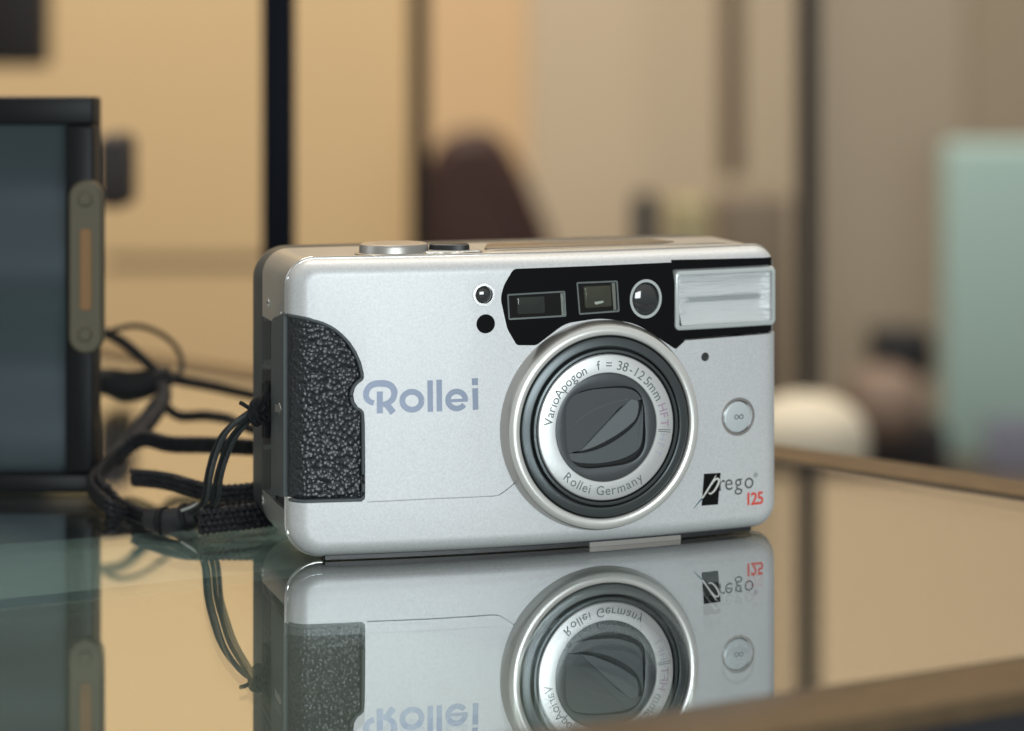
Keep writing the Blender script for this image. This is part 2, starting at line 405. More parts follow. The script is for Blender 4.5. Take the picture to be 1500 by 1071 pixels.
# --- grip outline (right edge), photo pixels
grip_edge = [(418, 463), (432, 464), (446, 466), (460, 468.5), (474, 472.5), (488, 479), (501, 488.5), (513, 501), (522, 515), (529, 531), (533, 547)]
notch = [(533, 554), (526, 560), (520, 568), (517.5, 578), (519, 588), (524, 596), (533, 603)]
grip_low = [(534.5, 620), (535, 680), (535, 728)]
GP = [Fp(x, y) for x, y in grip_edge+notch+grip_low]
gb = Fp(531.5, 735)[1]; GP += [(GP[-1][0]-.8, gb), (UL+6, Fp(440, 735.5)[1]), (UL-3, Fp(420, 734)[1])]
GP[0] = (UL-3, Fp(420, 461)[1])
win = [(733, 437), (738, 418), (752, 394), (984, 384.5), (1003, 500), (990, 512), (932, 474), (880, 466), (828, 474), (786, 506), (757, 506), (743, 482)]
WP = rnd_poly([Fp(x, y) for x, y in win], [1.2, 1, 1, 0, 0, .5, 3, 3, 2, .7, .7, 1])
flash = [(984, 381), (1145, 376), (1145, 490), (1003, 499), (996, 489), (985, 472)]
FP_ = [Fp(x, y) for x, y in flash]; FP_[1] = (UR+3, Fp(1110, 379)[1]); FP_[2] = (UR+3, Fp(1120, 489)[1])
sens1, sens2, sens3, sensI = Fp(709, 432), Fp(711.5, 474.5), Fp(1033, 523), Fp(1081.5, 610.5)
# styling groove under the logo
def groove(P, wd=.14):
    Pv = [Vector(p) for p in P]; up, dn = [], []
    for i, p in enumerate(Pv):
        a = Pv[max(0, i-1)]; b = Pv[min(len(Pv)-1, i+1)]; t = (b-a).normalized(); n = Vector((-t.y, t.x)); up.append(tuple(p+n*wd)); dn.append(tuple(p-n*wd))
    return up+dn[::-1]
GR = groove([Fp(538, 735), Fp(630, 730.5), Fp(722, 726.5), Fp(731, 725), Fp(740, 719), Fp(757, 705)], .15)
lev = [(-5, 0), (-4.2, 0)]+[(-4.2+4.2*math.sin(R(a)), 3.9*(1-math.cos(R(a)))) for a in (12, 24, 36, 48, 58, 67, 75, 82, 90)]
shell = cut(loft_bm(lev), [prism_bm(GP, -7, 4), prism_bm(WP, -1.75, 4), prism_bm(FP_, -7, 4), prism_bm(GR, -.7, 2),
      prism_bm(circ(LU, LZ, 23), -2.2, 4, ), prism_bm(circ(*sens1, 2.65), -1.4, 4), prism_bm(circ(*sens2, 2.2), -1.2, 4), prism_bm(circ(*sens3, 1.05), -1.2, 4), prism_bm(circ(*sensI, 4.55), -.9, 4)])
body_part('front_shell', shell, M['silver'])
inner = cut(loft_bm([(-34, 1.2)]+[(w_-.9, i+.9) for w_, i in lev]), [prism_bm(WP, -1.75, 4), prism_bm(FP_, -5.2, 4), prism_bm(circ(LU, LZ, 23), -2.2, 4)]+[prism_bm(circ(*c, r_), -1.5, 4) for c, r_ in ((sens1, 2.65), (sens2, 2.2), (sens3, 1.05))])
body_part('inner_body', inner, M['blackp'])
# seam trim: bright lip behind the front shell (broken where the grip and flash sit)
seam = cut(loft_bm([(-6.3, .25), (-6.3, -.05), (-5.9, -.42), (-5.2, -.5), (-4.95, -.42), (-4.8, -.2), (-4.8, .25)]), [prism_bm([(UL-3, GP[0][1]), (UL+1.5, GP[0][1]), (UL+1.5, GP[-1][1]), (UL-3, GP[-1][1])], -7, 0)])
body_part('seam_trim', seam, M['chrome'])
# silver middle band, opened at the slate side
w_bl = Sp(384, 600)[0]; w_bk = Sp(367, 600)[0]
zc1 = Sp(390, 466)[1]; zc2 = Sp(388, 722)[1]
band = loft_bm([(w_bl, .15), (w_bl+.3, 0), (-5.8, 0)])
band = cut(band, [prism_bm([(UL-3, zc2-.0), (UL+2.2, zc2), (UL+2.2, zc1), (UL-3, zc1)], w_bl-2, -4), prism_bm([(UL-3, zc1-2), (UL+2.2, zc1-2), (UL+2.2, Sp(417, 459)[1]), (UL-3, Sp(417, 459)[1])], Sp(411, 600)[0], -4)])
body_part('side_band', band, M['silver2'])
# back door: black plastic shell with a rounded rear
lv = [(w_bl-.05, .12)]+[(w_bk+2.6*(1-math.sin(R(a))), .12+3*(1-math.cos(R(a)))) for a in (0, 15, 30, 45, 60, 75, 90)]
body_part('back_cover', loft_bm(lv, (8, 7, 7, 8), zt=ZT-.2), M['backp'])

def side_plate(name, poly, h, m, bev=.25, parent=camroot, base=-.9):
    """poly in (w,z) on the left side plane, thickness outwards"""
    n = len(poly); V, F = [], []
    cx = sum(p[0] for p in poly)/n; cz = sum(p[1] for p in poly)/n
    for (off, sh) in ((base, 0), (h-bev, 0), (h, bev)):
        for w_, z_ in poly:
            d = Vector((cx-w_, cz-z_)); ll = d.length; d = d/ll*sh if sh else d*0
            V.append(Bd(UL, w_+d.x, z_+d.y)-XA*off)
    for k in range(2):
        for i in range(n): F.append((k*n+i, k*n+(i+1) % n, (k+1)*n+(i+1) % n, (k+1)*n+i))
    F.append(tuple(range(n))); F.append(tuple(2*n+i for i in range(n)))
    return mk(name, V, F, m, parent)
def sw(px): return Sp(px, 600)[0]
def sz(px, py): return Sp(px, py)[1]
# raised slate pillar beside the leather, and the lower inlays behind it
pil = rnd_poly([(sw(399), zc1-.4+1.2), (sw(417.6), sz(417, 458)), (sw(417.6), sz(417, 729)), (sw(399), sz(399, 724))], [3.4, .4, .2, .2])
pillar = side_plate('side_pillar', pil, .35, M['slate'])
side_plate('side_inlay', [(sw(384.5), zc1+.1), (sw(398.8), zc1-.1), (sw(398.8), zc2+.1), (sw(384.5), zc2)], -.2, M['slate'], .1)
side_plate('door_panel', [(sw(386), sz(386, 470)), (sw(396), sz(396, 470)), (sw(396), sz(396, 526)), (sw(386), sz(386, 527))], -.05, M['slated'], .1)
slot = side_plate('strap_slot', rnd_poly([(sw(385), sz(385, 536)), (sw(396.5), sz(396, 538)), (sw(396.5), sz(396, 650)), (sw(385), sz(385, 651))], .5), -.08, M['barreld'], .05)
side_plate('slot_frame', rnd_poly([(sw(384.7), sz(385, 534)), (sw(397), sz(396, 536)), (sw(397), sz(396, 541)), (sw(384.7), sz(385, 540))], .3), .15, M['slate'], .1)
side_plate('door_panel', [(sw(386), sz(386, 658)), (sw(396), sz(396, 658)), (sw(396), sz(396, 716)), (sw(386), sz(386, 717))], -.05, M['slated'], .1)
for (x, y) in ((393, 443.5), (382.5+2, 733)):
    c = (sw(x), sz(x, y)); sc_ = side_plate('screw', circ(*c, 1.25, 20), .12, M['chrome'], .2, base=-.2)
    side_plate('screw_slot', [(c[0]-.9, c[1]-.2), (c[0]+.9, c[1]-.2), (c[0]+.9, c[1]+.2), (c[0]-.9, c[1]+.2)], .16, M['barreld'], .02, sc_, base=.1)
# small printed arrow tick on the pillar
side_plate('index_mark', [(sw(405), sz(405, 592)), (sw(412), sz(412, 593)), (sw(411), sz(411, 590)), (sw(414.5), sz(414, 599)), (sw(411), sz(411, 608)), (sw(412), sz(412, 604)), (sw(405), sz(405, 603))], .40, M['silver2'], .02, base=.3)

# --- leather grip on the wrapped surface
def wrap(t, off):
    """t: arc length from the seam over the rounded edge, to flat front; off below the shell"""
    r = 4.0; arc = r*math.pi/2; a0 = .8
    if t < a0: return UL-off*-1, -5+t
    if t < a0+arc:
        a = (t-a0)/r; rr = r-off
        return UL+r-rr*math.cos(a), -4.2+(r-off)*math.sin(a)+(.2*math.sin(a))
    return UL+r+(t-a0-arc), -off
def u2t(u): return u-(UL+4.0)+.8+4.0*math.pi/2
def edge_at(z_):
    P = GP[1:-2]
    for a, b in zip(P, P[1:]):
        if (a[1]-z_)*(b[1]-z_) <= 0 and a[1] != b[1]:
            return a[0]+(b[0]-a[0])*(z_-a[1])/(b[1]-a[1])
    return None
rows, NZ, NT = [], 190, 70
zt_, zb_ = GP[0][1]-.15, gb+.9
gV, gF = [], []
for i in range(NZ+1):
    z_ = zt_+(zb_-zt_)*i/NZ
    e = edge_at(z_)
    if z_ >= GP[1][1]: e = UL+1.2
    t1 = max(.5, (u2t(e) if e is not None else u2t(GP[-3][0]))-.75)
    for j in range(NT+1):
        t = t1*j/NT; off = .38
        edge = min(t1-t, (z_-zb_), 99); off += .35*max(0, 1-edge/.9)**2
        u_, w_ = wrap(t, off); p = Bd(u_, w_, z_)
        gV.append(p)
for i in range(NZ):
    for j in range(NT):
        a = i*(NT+1)+j; gF.append((a, a+1, a+NT+2, a+NT+1))
grip = mk('leather_grip', gV, gF, M['leather'], camroot, angle=80)
# lip running round the leather
lip = []
lipT = [(GP[0][0], GP[0][1])]
def lip_pt(u, z_, off=.18):
    if u < UL+4:
        a = math.acos(max(-1, min(1, (UL+4-u)/4.0))) if u > UL else 0
        return Bd(UL+4-(4-off)*math.cos(a), -4.2+(4.2-off)*math.sin(a), z_)
    return Bd(u, -off, z_)
zl0 = GP[0][1]-.5; du_ = GP[3][0]-UL; zl1 = GP[3][1]-.12
LP_ = [lip_pt(UL, zl0)]+[lip_pt(UL+d, zl0+(zl1-zl0)*(d/du_)**1.6) for d in (.15, .6, 1.3, 2.2, 3.1, 4)]
for (u, z_) in GP[3:-3]: LP_.append(lip_pt(u-.42, z_-.12))
LP_ += [lip_pt(GP[-4][0]-.42, gb+1.2), lip_pt(GP[-4][0]-1.0, gb+.45)]
for d in (12, 9, 6, 4, 3.1, 2.2, 1.3, .6, .15): LP_.append(lip_pt(UL+d, gb+.42))
LP2 = smooth_path(LP_, 4)
V, F = sweep_vf(LP2, .42, .42, seg=10); mk('grip_rim', V, F, M['slate'], grip, angle=70)

# --- generic raised front part from an outline
def plate(name, P, w0, w1, m, parent=camroot, bev=.0, step=3., angle=35, xf=Bd, hole=None):
    bm = prism_bm(P, w0, w1)
    if bev:
        es = [e for e in bm.edges if all(abs(v.co.y-w1) < 1e-6 for v in e.verts)]
        bmesh.ops.bevel(bm, geom=es, offset=bev, segments=3, affect='EDGES', profile=.5, clamp_overlap=True)
    if hole:
        bm = cut(bm, hole)
    return body_part(name, bm, m, parent, angle, step=step, xf=xf)
def shrink(P, d):
    out = []; k = len(P); ar = sum(P[i-1][0]*P[i][1]-P[i][0]*P[i-1][1] for i in range(k)); s = 1 if ar > 0 else -1
    for i in range(k):
        a, b, c = Vector(P[i-1]), Vector(P[i]), Vector(P[(i+1) % k]); t = ((b-a).normalized()+(c-b).normalized()); t = t.normalized() if t.length else Vector((1, 0))
        out.append(tuple(b+Vector((-t.y, t.x))*d*s))
    return out
# viewfinder panel: glossy black with openings
def rect_px(x0, y0, x1, y1, x2, y2, x3, y3): return [Fp(x0, y0), Fp(x1, y1), Fp(x2, y2), Fp(x3, y3)]
r1 = rect_px(743, 431, 828, 426, 830, 464, 745, 469)
r2 = rect_px(844.5, 413.5, 905, 411, 908, 457, 848.5, 461.5)
c3 = Fp(946.5, 438)
panelbm = cut(prism_bm(shrink(WP, .08), -1.6, -.22), [prism_bm(rnd_poly(r1, .4), -1.4, 2), prism_bm(rnd_poly(r2, .4), -1.4, 2), prism_bm(circ(*c3, 4.15, 40, 1.12), -1.4, 2)])
vp = body_part('viewfinder_panel', panelbm, M['black'])
def frame_ring(name, P, wd, w0, w1, m, parent):
    return plate(name, P, w0, w1, m, parent, hole=[prism_bm(shrink(P, wd), w0-1, w1+1)])
for nm, rr in (('meter_window', r1), ('viewfinder_window', r2)):
    P = rnd_poly(rr, .45)
    Q = shrink(P, .38); V = []; n = len(P)
    for PP, w_ in ((P, -1.3), (P, -.1), (Q, -.12), (Q, -1.3)): V += [Bd(a, w_, b) for a, b in PP]
    fr = mk(nm, V, [(k*n+i, k*n+(i+1) % n, ((k+1) % 4)*n+(i+1) % n, ((k+1) % 4)*n+i) for k in range(4) for i in range(n)], M['rim'], vp)
    plate('window_pane', shrink(P, .1), -.42, -.36, M['pane'], fr)
# optics and painted white glints inside the windows
def dome(name, u, z_, r, h, w0, m, parent, sq=1., n=28, k=7, ang=60):
    V, F = [], []
    for i in range(k):
        a = R(90)*i/k; 
        for j in range(n): q = 2*math.pi*j/n; V.append(Bd(u+r*math.cos(a)*math.cos(q), w0+h*math.sin(a), z_+r*sq*math.cos(a)*math.sin(q)))
    V.append(Bd(u, w0+h, z_))
    for i in range(k-1):
        for j in range(n): F.append((i*n+j, i*n+(j+1) % n, (i+1)*n+(j+1) % n, (i+1)*n+j))
    for j in range(n): F.append(((k-1)*n+j, (k-1)*n+(j+1) % n, k*n))
    return mk(name, V, F, m, parent, angle=ang)
plate('optic', rnd_poly([Fp(758, 436), Fp(800, 434), Fp(801, 460), Fp(760, 462)], .5), -1.38, -.85, M['dome'], vp, bev=.35)
plate('optic', rnd_poly([Fp(856, 420), Fp(897, 418), Fp(899, 450), Fp(859, 453)], .6), -1.38, -.8, M['amber'], vp, bev=.4)
plate('prism_edge', [Fp(897, 415), Fp(902, 414.5), Fp(904, 454), Fp(900, 455)], -1.3, -.5, M['chrome'], vp)
plate('prism_edge', [Fp(822, 430), Fp(826, 430), Fp(828, 462), Fp(824, 463)], -1.3, -.5, M['chrome'], vp)
plate('painted_glint', rnd_poly([Fp(768, 455.5), Fp(780, 454), Fp(780, 457), Fp(768, 459)], .3), -1.3, -.9, M['white'], vp)  # small white bars standing in for glints behind the panes
plate('painted_glint', rnd_poly([Fp(872, 443), Fp(886, 441), Fp(886, 444), Fp(874, 447)], .3), -1.3, -.8, M['white'], vp)
# autofocus lens
def ring_vf(cfun, r0, r1, w0, w1, n=48, sq=1.):
    V, F = [], []
    for (r, w_) in ((r0, w0), (r0, w1), (r1, w1), (r1, w0)):
        for j in range(n): q = 2*math.pi*j/n; V.append(cfun(r*math.cos(q), w_, r*sq*math.sin(q)))
    for k in range(4):
        for j in range(n): F.append((k*n+j, k*n+(j+1) % n, ((k+1) % 4)*n+(j+1) % n, ((k+1) % 4)*n+j))
    return V, F
V, F = ring_vf(lambda a, w_, b: Bd(c3[0]+a, w_, c3[1]+b), 3.5, 4.1, -1.2, -.15, sq=1.12)
af = mk('focus_window', V, F, M['milky'], vp)
dome('focus_lens', c3[0]-.15, c3[1], 3.5, 1.3, -1.15, M['dome'], af, 1.12, n=40, k=12, ang=80)

# sensors and button
V, F = ring_vf(lambda a, w_, b: Bd(sens1[0]+a, w_, sens1[1]+b), 2.05, 2.62, -1.3, .12); s1 = mk('lamp_window', V, F, M['chrome'], camroot)
dome('lamp_lens', sens1[0]-.1, sens1[1], 2.0, 1.0, -1.1, M['dome'], s1, ang=80)
plate('sensor_dot', circ(*sens2, 2.17), -1.3, -.15, M['black'])
plate('light_sensor', circ(*sens3, 1.0, 24), -1.3, -.5, M['dome'])
V, F = ring_vf(lambda a, w_, b: Bd(sensI[0]+a, w_, sensI[1]+b), 3.9, 4.5, -1, -.15); ib = mk('infinity_button', V, F, M['chrome'], camroot)
plate('button_cap', circ(sensI[0]-.25, sensI[1]-.05, 3.7), -1, .25, M['btn'], ib, bev=.35)

# --- lettering helpers
def stroke_vf(P, wd, w0, w1, xf):
    """flat ribbon; wd a number or list per point"""
    P = [Vector(p[:2]) for p in P]; n = len(P); V, F = [], []
    for i, p in enumerate(P):
        a = P[max(0, i-1)]; b = P[min(n-1, i+1)]; t = (b-a).normalized(); q = Vector((-t.y, t.x)); h = (wd[i] if isinstance(wd, list) else wd)/2
        for w_ in (w0, w1):
            for s in (-1, 1): V.append(xf(p.x+q.x*h*s, w_, p.y+q.y*h*s))
    for i in range(n-1):
        a, b = 4*i, 4*i+4
        F += [(a, a+1, b+1, b), (a+2, b+2, b+3, a+3), (a, b, b+2, a+2), (a+1, a+3, b+3, b+1)]
    F += [(0, 2, 3, 1), (4*n-4, 4*n-3, 4*n-1, 4*n-2)]
    return V, F
def glyph(ch, off=0.):
    """triangulated outline of a character of the built-in font: verts (x,y), faces, width"""
    c = bpy.data.curves.new('t', 'FONT'); c.body = ch; c.size = 1; c.fill_mode = 'BOTH'; c.resolution_u = 4; c.offset = off
    o = bpy.data.objects.new('t', c); COL.objects.link(o); dg = bpy.context.evaluated_depsgraph_get()
    me = o.evaluated_get(dg).to_mesh(); V = [(v.co.x, v.co.y) for v in me.vertices]; F = [tuple(p.vertices) for p in me.polygons]
    o.evaluated_get(dg).to_mesh_clear(); bpy.data.objects.remove(o); bpy.data.curves.remove(c)
    return V, F
def text_vf(items, xf, th=.03, w0=.01):
    """items: list of (char, x, y, angle, size, xscale, off); xf(x,w,y)"""
    VV, FF = [], []
    for ch, x, y, ang, size, xs, off in items:
        V, F = glyph(ch, off)
        if not V: continue
        cx = (min(v[0] for v in V)+max(v[0] for v in V))/2; ca, sa = math.cos(ang), math.sin(ang); b = len(VV)
        for k, (a, c_) in enumerate(V):
            a = (a-cx)*size*xs; c_ = c_*size; VV.append(xf(x+a*ca-c_*sa, w0+th, y+a*sa+c_*ca))
        FF += [tuple(i+b for i in f) for f in F]
    return VV, FF

# maker's word mark, drawn as strokes (zoomed photo pixels /6.25 from 500,530)
def zp(x, y): return Fp(500+x/6.25, 530+y/6.25)
parts = []
def arcp(cx, cy, rx, ry, a0, a1, n=28): return [zp(cx+rx*math.cos(R(a0+(a1-a0)*i/n)), cy-ry*math.sin(R(a0+(a1-a0)*i/n))) for i in range(n+1)]
mm = abs(zp(100, 0)[0]-zp(0, 0)[0])/100       # mm per zoomed pixel
xf0 = Bd
def st(P, wd): parts.append(stroke_vf(P, [x*mm for x in wd] if isinstance(wd, list) else wd*mm, .012, .05, Bd))
sp = [(298, 378), (262, 366), (236, 340), (226, 305), (234, 262), (262, 224), (305, 203), (355, 198), (410, 202), (455, 222), (482, 262), (484, 300), (470, 342), (440, 370), (408, 386), (380, 392)]
P = [zp(p.x, p.y) for p in smooth_path([(a, b, 0) for a, b in sp], 6)]
st(P, [56-6*math.cos(2*math.pi*i/len(P)) for i in range(len(P))])
st([zp(352, 272), zp(352, 472)], 56); st([zp(404, 378), zp(430, 408), zp(475, 468)], 60)
st(arcp(646, 357, 88, 82, 0, 360, 44), 54)
st([zp(812, 170), zp(815, 458)], 52); st([zp(895, 164), zp(898, 454)], 52)
st(arcp(1056, 350, 80, 78, 2, 328, 36), 52); st([zp(980, 358), zp(1158, 350)], 30)
st([zp(1225, 242), zp(1229, 440)], 54); st([zp(1222, 150), zp(1223, 214)], 58)
V, F = merge(parts); mk('maker_lettering', V, F, M['ink'], camroot, angle=20)

# model logo, lower right
def zq(x, y): return Fp(1010+x/3.966, 500+y/3.966)
P = [zq(84, 770), zq(181, 764), zq(166, 948), zq(70, 956)]
logo = plate('model_logo', P, .005, .03, M['black'])
mq = abs(zq(100, 0)[0]-zq(0, 0)[0])/100
a = stroke_vf([zq(*p) for p in ((154, 778), (140, 806), (112, 852), (92, 884), (74, 912))], [3*mq, 9*mq, 10*mq, 9*mq, 7*mq], .035, .05, Bd)
pts = [zq(p.x, p.y) for p in smooth_path([(x, y, 0) for x, y in ((128, 834), (142, 812), (158, 798), (170, 804), (168, 824), (152, 856), (134, 878), (118, 886), (112, 878))], 5)]
b = stroke_vf(pts, [(4+7*math.sin(math.pi*i/(len(pts)-1)))*mq for i in range(len(pts))], .035, .055, Bd)
V, F = merge([a, b]); mk('script_letter', V, F, M['white'], logo, angle=20)
V, F = stroke_vf([zq(74, 912), zq(58, 930), zq(40, 952), zq(24, 972)], [7*mq, 7*mq, 5*mq, 2*mq], .012, .035, Bd); mk('script_tail', V, F, M['teali'], logo, angle=20)
base = zq(176, 874); e = zq(376, 848); slope = math.atan2(e[1]-base[1], e[0]-base[0])
items = []
for ch, x, y in (('r', 190, 872), ('e', 229, 868), ('g', 284, 864), ('o', 346, 846+12)):
    p = zq(x, y-4); items.append((ch, p[0], p[1], slope*.6, 5.6, .92, -.004))
p = zq(384, 790); items.append(('®', p[0], p[1], 0, 1.5, 1, 0))
V, F = text_vf(items, Bd); mk('model_lettering', V, F, M['inkd'], logo)
items = [(c, zq(x, 945)[0], zq(x, y)[1], 0, 4.15, .95, .025) for c, x, y in (('1', 342, 950), ('2', 375, 948), ('5', 411, 944))]
V, F = text_vf(items, Bd); mk('number_lettering', V, F, M['red'], logo)
# infinity mark
pts = [(sensI[0]+.05+1.15*math.cos(t)/(1+math.sin(t)**2*.35), sensI[1]+.95*math.sin(t)*math.cos(t)) for t in [2*math.pi*i/40 for i in range(41)]]
V, F = stroke_vf(pts, .2, .262, .28, Bd); mk('infinity_mark', V, F, M['inkd'], ib, angle=20)

# --- lens barrel: lathe about the lens axis
LY = R(20.); LN = Vector((math.sin(LY), -math.cos(LY), 0)); LX = Vector((math.cos(LY), math.sin(LY), 0)); LC = Bd(LU, 0, LZ)
def Lx(a, w_, b): return LC+LX*a+LN*w_+ZA*b
def lathe(name, prof, m, parent, n=128, ang=30):
    V, F = [], []; k = len(prof)
    for r, w_ in prof:
        for j in range(n): q = 2*math.pi*j/n; V.append(Lx(r*math.cos(q), w_, r*math.sin(q)))
    for i in range(k-1):
        for j in range(n): F.append((i*n+j, i*n+(j+1) % n, (i+1)*n+(j+1) % n, (i+1)*n+j))
    return mk(name, V, F, m, parent, angle=ang, fix=False)
bez = lathe('lens_bezel', [(24.5, -2.0), (24.5, -.1), (24.35, .5), (24.1, 1.6), (23.8, 2.6), (23.35, 3.2), (22.9, 3.6), (22.3, 3.75), (21.7, 3.65), (21.35, 3.35), (21.25, 2.9), (21.25, .5)], M['bezel'], camroot)
lathe('bezel_lip', [(23.65, 2.9), (23.5, 3.35), (23.1, 3.7), (22.5, 3.9), (21.9, 3.9), (21.5, 3.75), (21.25, 3.4), (21.2, 2.8)], M['lip'], bez)
b1 = lathe('outer_barrel', [(21.2, 1.2), (20.9, 2.9), (20.7, 3.3), (20.3, 3.5), (18.9, 3.65), (18.6, 3.5), (18.5, 3.1), (18.5, .8)], M['barrel'], bez)
lathe('barrel_gap', [(21.25, 1.4), (18.2, 1.4), (16.2, 1.4)], M['barreld'], bez)
b2 = lathe('inner_barrel', [(18.1, 1.5), (18.1, 3.5), (17.95, 3.9), (17.5, 4.0), (17.3, 3.8), (17.25, 1.5)], M['barrel'], bez)
nr = lathe('name_ring', [(16.95, 1.5), (16.95, 3.4), (16.75, 3.72), (16.5, 3.85), (12.75, 3.85), (12.6, 3.7), (12.6, 1.5)], M['ring'], bez)
lathe('ring_edge', [(17.2, 1.6), (17.2, 3.5), (17.05, 3.6), (16.97, 3.4)], M['barreld'], nr)
# lens face with a rounded-square opening
def rsq(cx, cz, hx, hz, rp, n=72, pw=3.6):
    out = []
    for i in range(n):
        t = 2*math.pi*i/n; c, s = math.cos(t), math.sin(t)
        out.append((cx+hx*math.copysign(abs(c)**(2/pw), c), cz+hz*math.copysign(abs(s)**(2/pw), s)))
    return out
tilt = R(3)
def rot(P): return [(a*math.cos(tilt)-b*math.sin(tilt), a*math.sin(tilt)+b*math.cos(tilt)) for a, b in P]
OP = rot(rsq(0, 0, 9.9, 9.25, 0))
V, F = [], []; n = len(OP)
for (r, w_) in ((12.62, 3.3), (12.3, 3.45)):
    for i in range(n): a = math.atan2(OP[i][1], OP[i][0]); V.append(Lx(r*math.cos(a), w_, r*math.sin(a)))
for (s, w_) in ((1.02, 3.42), (1., 3.34), (1., 1.9)):
    for i in range(n): V.append(Lx(OP[i][0]*s, w_, OP[i][1]*s))
for k in range(4):
    for i in range(n): F.append((k*n+i, k*n+(i+1) % n, (k+1)*n+(i+1) % n, (k+1)*n+i))
lf = mk('lens_face', V, F, M['cover'], nr, fix=False, angle=40)
def lens_plate(name, P, w0, w1, m, parent, wf=None, bev=.12):
    """thick plate in lens space, chamfered; wf(a,b) adds relief"""
    Q = shrink(P, bev); n = len(P); wf = wf or (lambda a, b: 0); V = []
    for w_, PP in ((w0, P), (w1-bev, P), (w1, Q)):
        for a, b in PP: V.append(Lx(a, w_+(wf(a, b) if w_ != w0 else 0), b))
    F = [tuple(range(n)), tuple(2*n+i for i in range(n))]
    for k in range(2):
        for i in range(n): F.append((k*n+i, k*n+(i+1) % n, (k+1)*n+(i+1) % n, (k+1)*n+i))
    return mk(name, V, F, m, parent, angle=25)
lens_plate('cover_well', rot(rsq(0, 0, 9.95, 9.3, 0)), 1.6, 1.9, M['barreld'], lf)
def zl(x, y):                                  # zoomed cover pixels -> lens mm
    return ((x-458)/4.286/6.33/math.cos(R(22)), -(y-502)/4.286/6.33)
lowP = [zl(p.x, p.y) for p in smooth_path([(x, y, 0) for x, y in ((214, 655), (330, 655), (450, 625), (570, 560), (650, 490), (684, 410), (697, 360), (699, 500), (690, 610), (655, 668), (560, 712), (430, 730), (310, 722), (245, 700))], 5, True)]
lb = lens_plate('cover_blade', lowP, 1.9, 3.0, M['cover2'], lf)
upP = [zl(p.x, p.y) for p in smooth_path([(x, y, 0) for x, y in ((212, 640), (206, 500), (208, 400), (222, 330), (262, 290), (360, 264), (470, 258), (580, 264), (650, 290), (686, 340), (655, 350), (560, 380), (470, 470), (380, 560), (300, 640), (250, 652))], 5, True)]
def fold(a, b):
    d = (a*.0+b*1.0-(a*.45+3.2))               # faint fold sweeping up to the right
    return .0 if d < 0 else -.05*min(3, d)
ub = lens_plate('cover_blade', upP, 1.9, 3.12, M['cover'], lf)
finP = [zl(p.x, p.y) for p in smooth_path([(x, y, 0) for x, y in ((250, 650), (305, 632), (400, 540), (500, 440), (570, 375), (612, 336), (640, 338), (662, 350), (664, 400), (645, 462), (580, 520), (500, 570), (400, 618), (320, 642))], 5, True)]
lens_plate('cover_fin', finP, 1.9, 3.4, M['cover2'], lf, wf=lambda a, b: .05*(a-b), bev=.16)
ridge = [zl(p.x, p.y) for p in smooth_path([(x, y, 0) for x, y in ((262, 475), (320, 425), (400, 385), (480, 358), (560, 340), (605, 334))], 6)]
V, F = stroke_vf(ridge, .22, 3.115, 3.19, Lx); mk('cover_ridge', V, F, M['cover2'], ub, angle=20)

# lettering on the name ring
def ring_items(seq, r, size, inward=False, xs=1., off=0.):
    out = []
    for ch, deg in seq:
        a = R(deg); rr = r
        out.append((ch, rr*math.cos(a), rr*math.sin(a), a-R(90) if not inward else a+R(90), size, xs, off))
    return out
def spread(txt, a0, a1):                       # proportional spacing by glyph width
    ws = []
    for ch in txt:
        if ch == ' ': ws.append(.42); continue
        V, F = glyph(ch); ws.append(max(v[0] for v in V)-min(v[0] for v in V)+.17)
    tot = sum(ws[:-1])-ws[0]/2+ws[-1]/2-0; acc = 0; out = []
    cen = []; x = 0
    for wd in ws: cen.append(x+wd/2); x += wd
    for ch, c in zip(txt, cen): out.append((ch, a0+(a1-a0)*(c-cen[0])/(cen[-1]-cen[0])))
    return [q for q in out if q[0] != ' ']
seq = spread('VarioApogon', 172, 113)+spread('f = 38', 98, 71)+[('-', 64.5)]+spread('125', 59, 45)+spread('mm', 37.5, 27.5)
V, F = text_vf(ring_items(seq, 13.5, 3.05, xs=.98, off=.002), lambda a, w_, b: Lx(a, w_+3.85, b)); mk('ring_lettering', V, F, M['inkg'], nr)
V, F = text_vf(ring_items(spread('HFT', 15.5, 1), 13.6, 2.9, off=-.002), lambda a, w_, b: Lx(a, w_+3.85, b)); mk('coating_lettering', V, F, M['inkp'], nr)
V, F = text_vf(ring_items(spread('Rollei Germany', 229, 304), 15.6, 3.0, True, .98, .002), lambda a, w_, b: Lx(a, w_+3.85, b)); mk('ring_lettering', V, F, M['inkg'], nr)
pr = []
for dg_ in (-5.2, -7.0): pr.append(stroke_vf([(r*math.cos(R(dg_)), r*math.sin(R(dg_))) for r in (13.0, 16.2)], .2, 3.84, 3.88, Lx))
V, F = merge(pr); mk('ring_ticks', V, F, M['inkg'], nr)
V, F = text_vf(ring_items(spread('HFT', -12, -27), 13.6, 2.6, off=-.014), lambda a, w_, b: Lx(a, w_+3.85, b)); mk('faint_lettering', V, F, M['inkl'], nr)

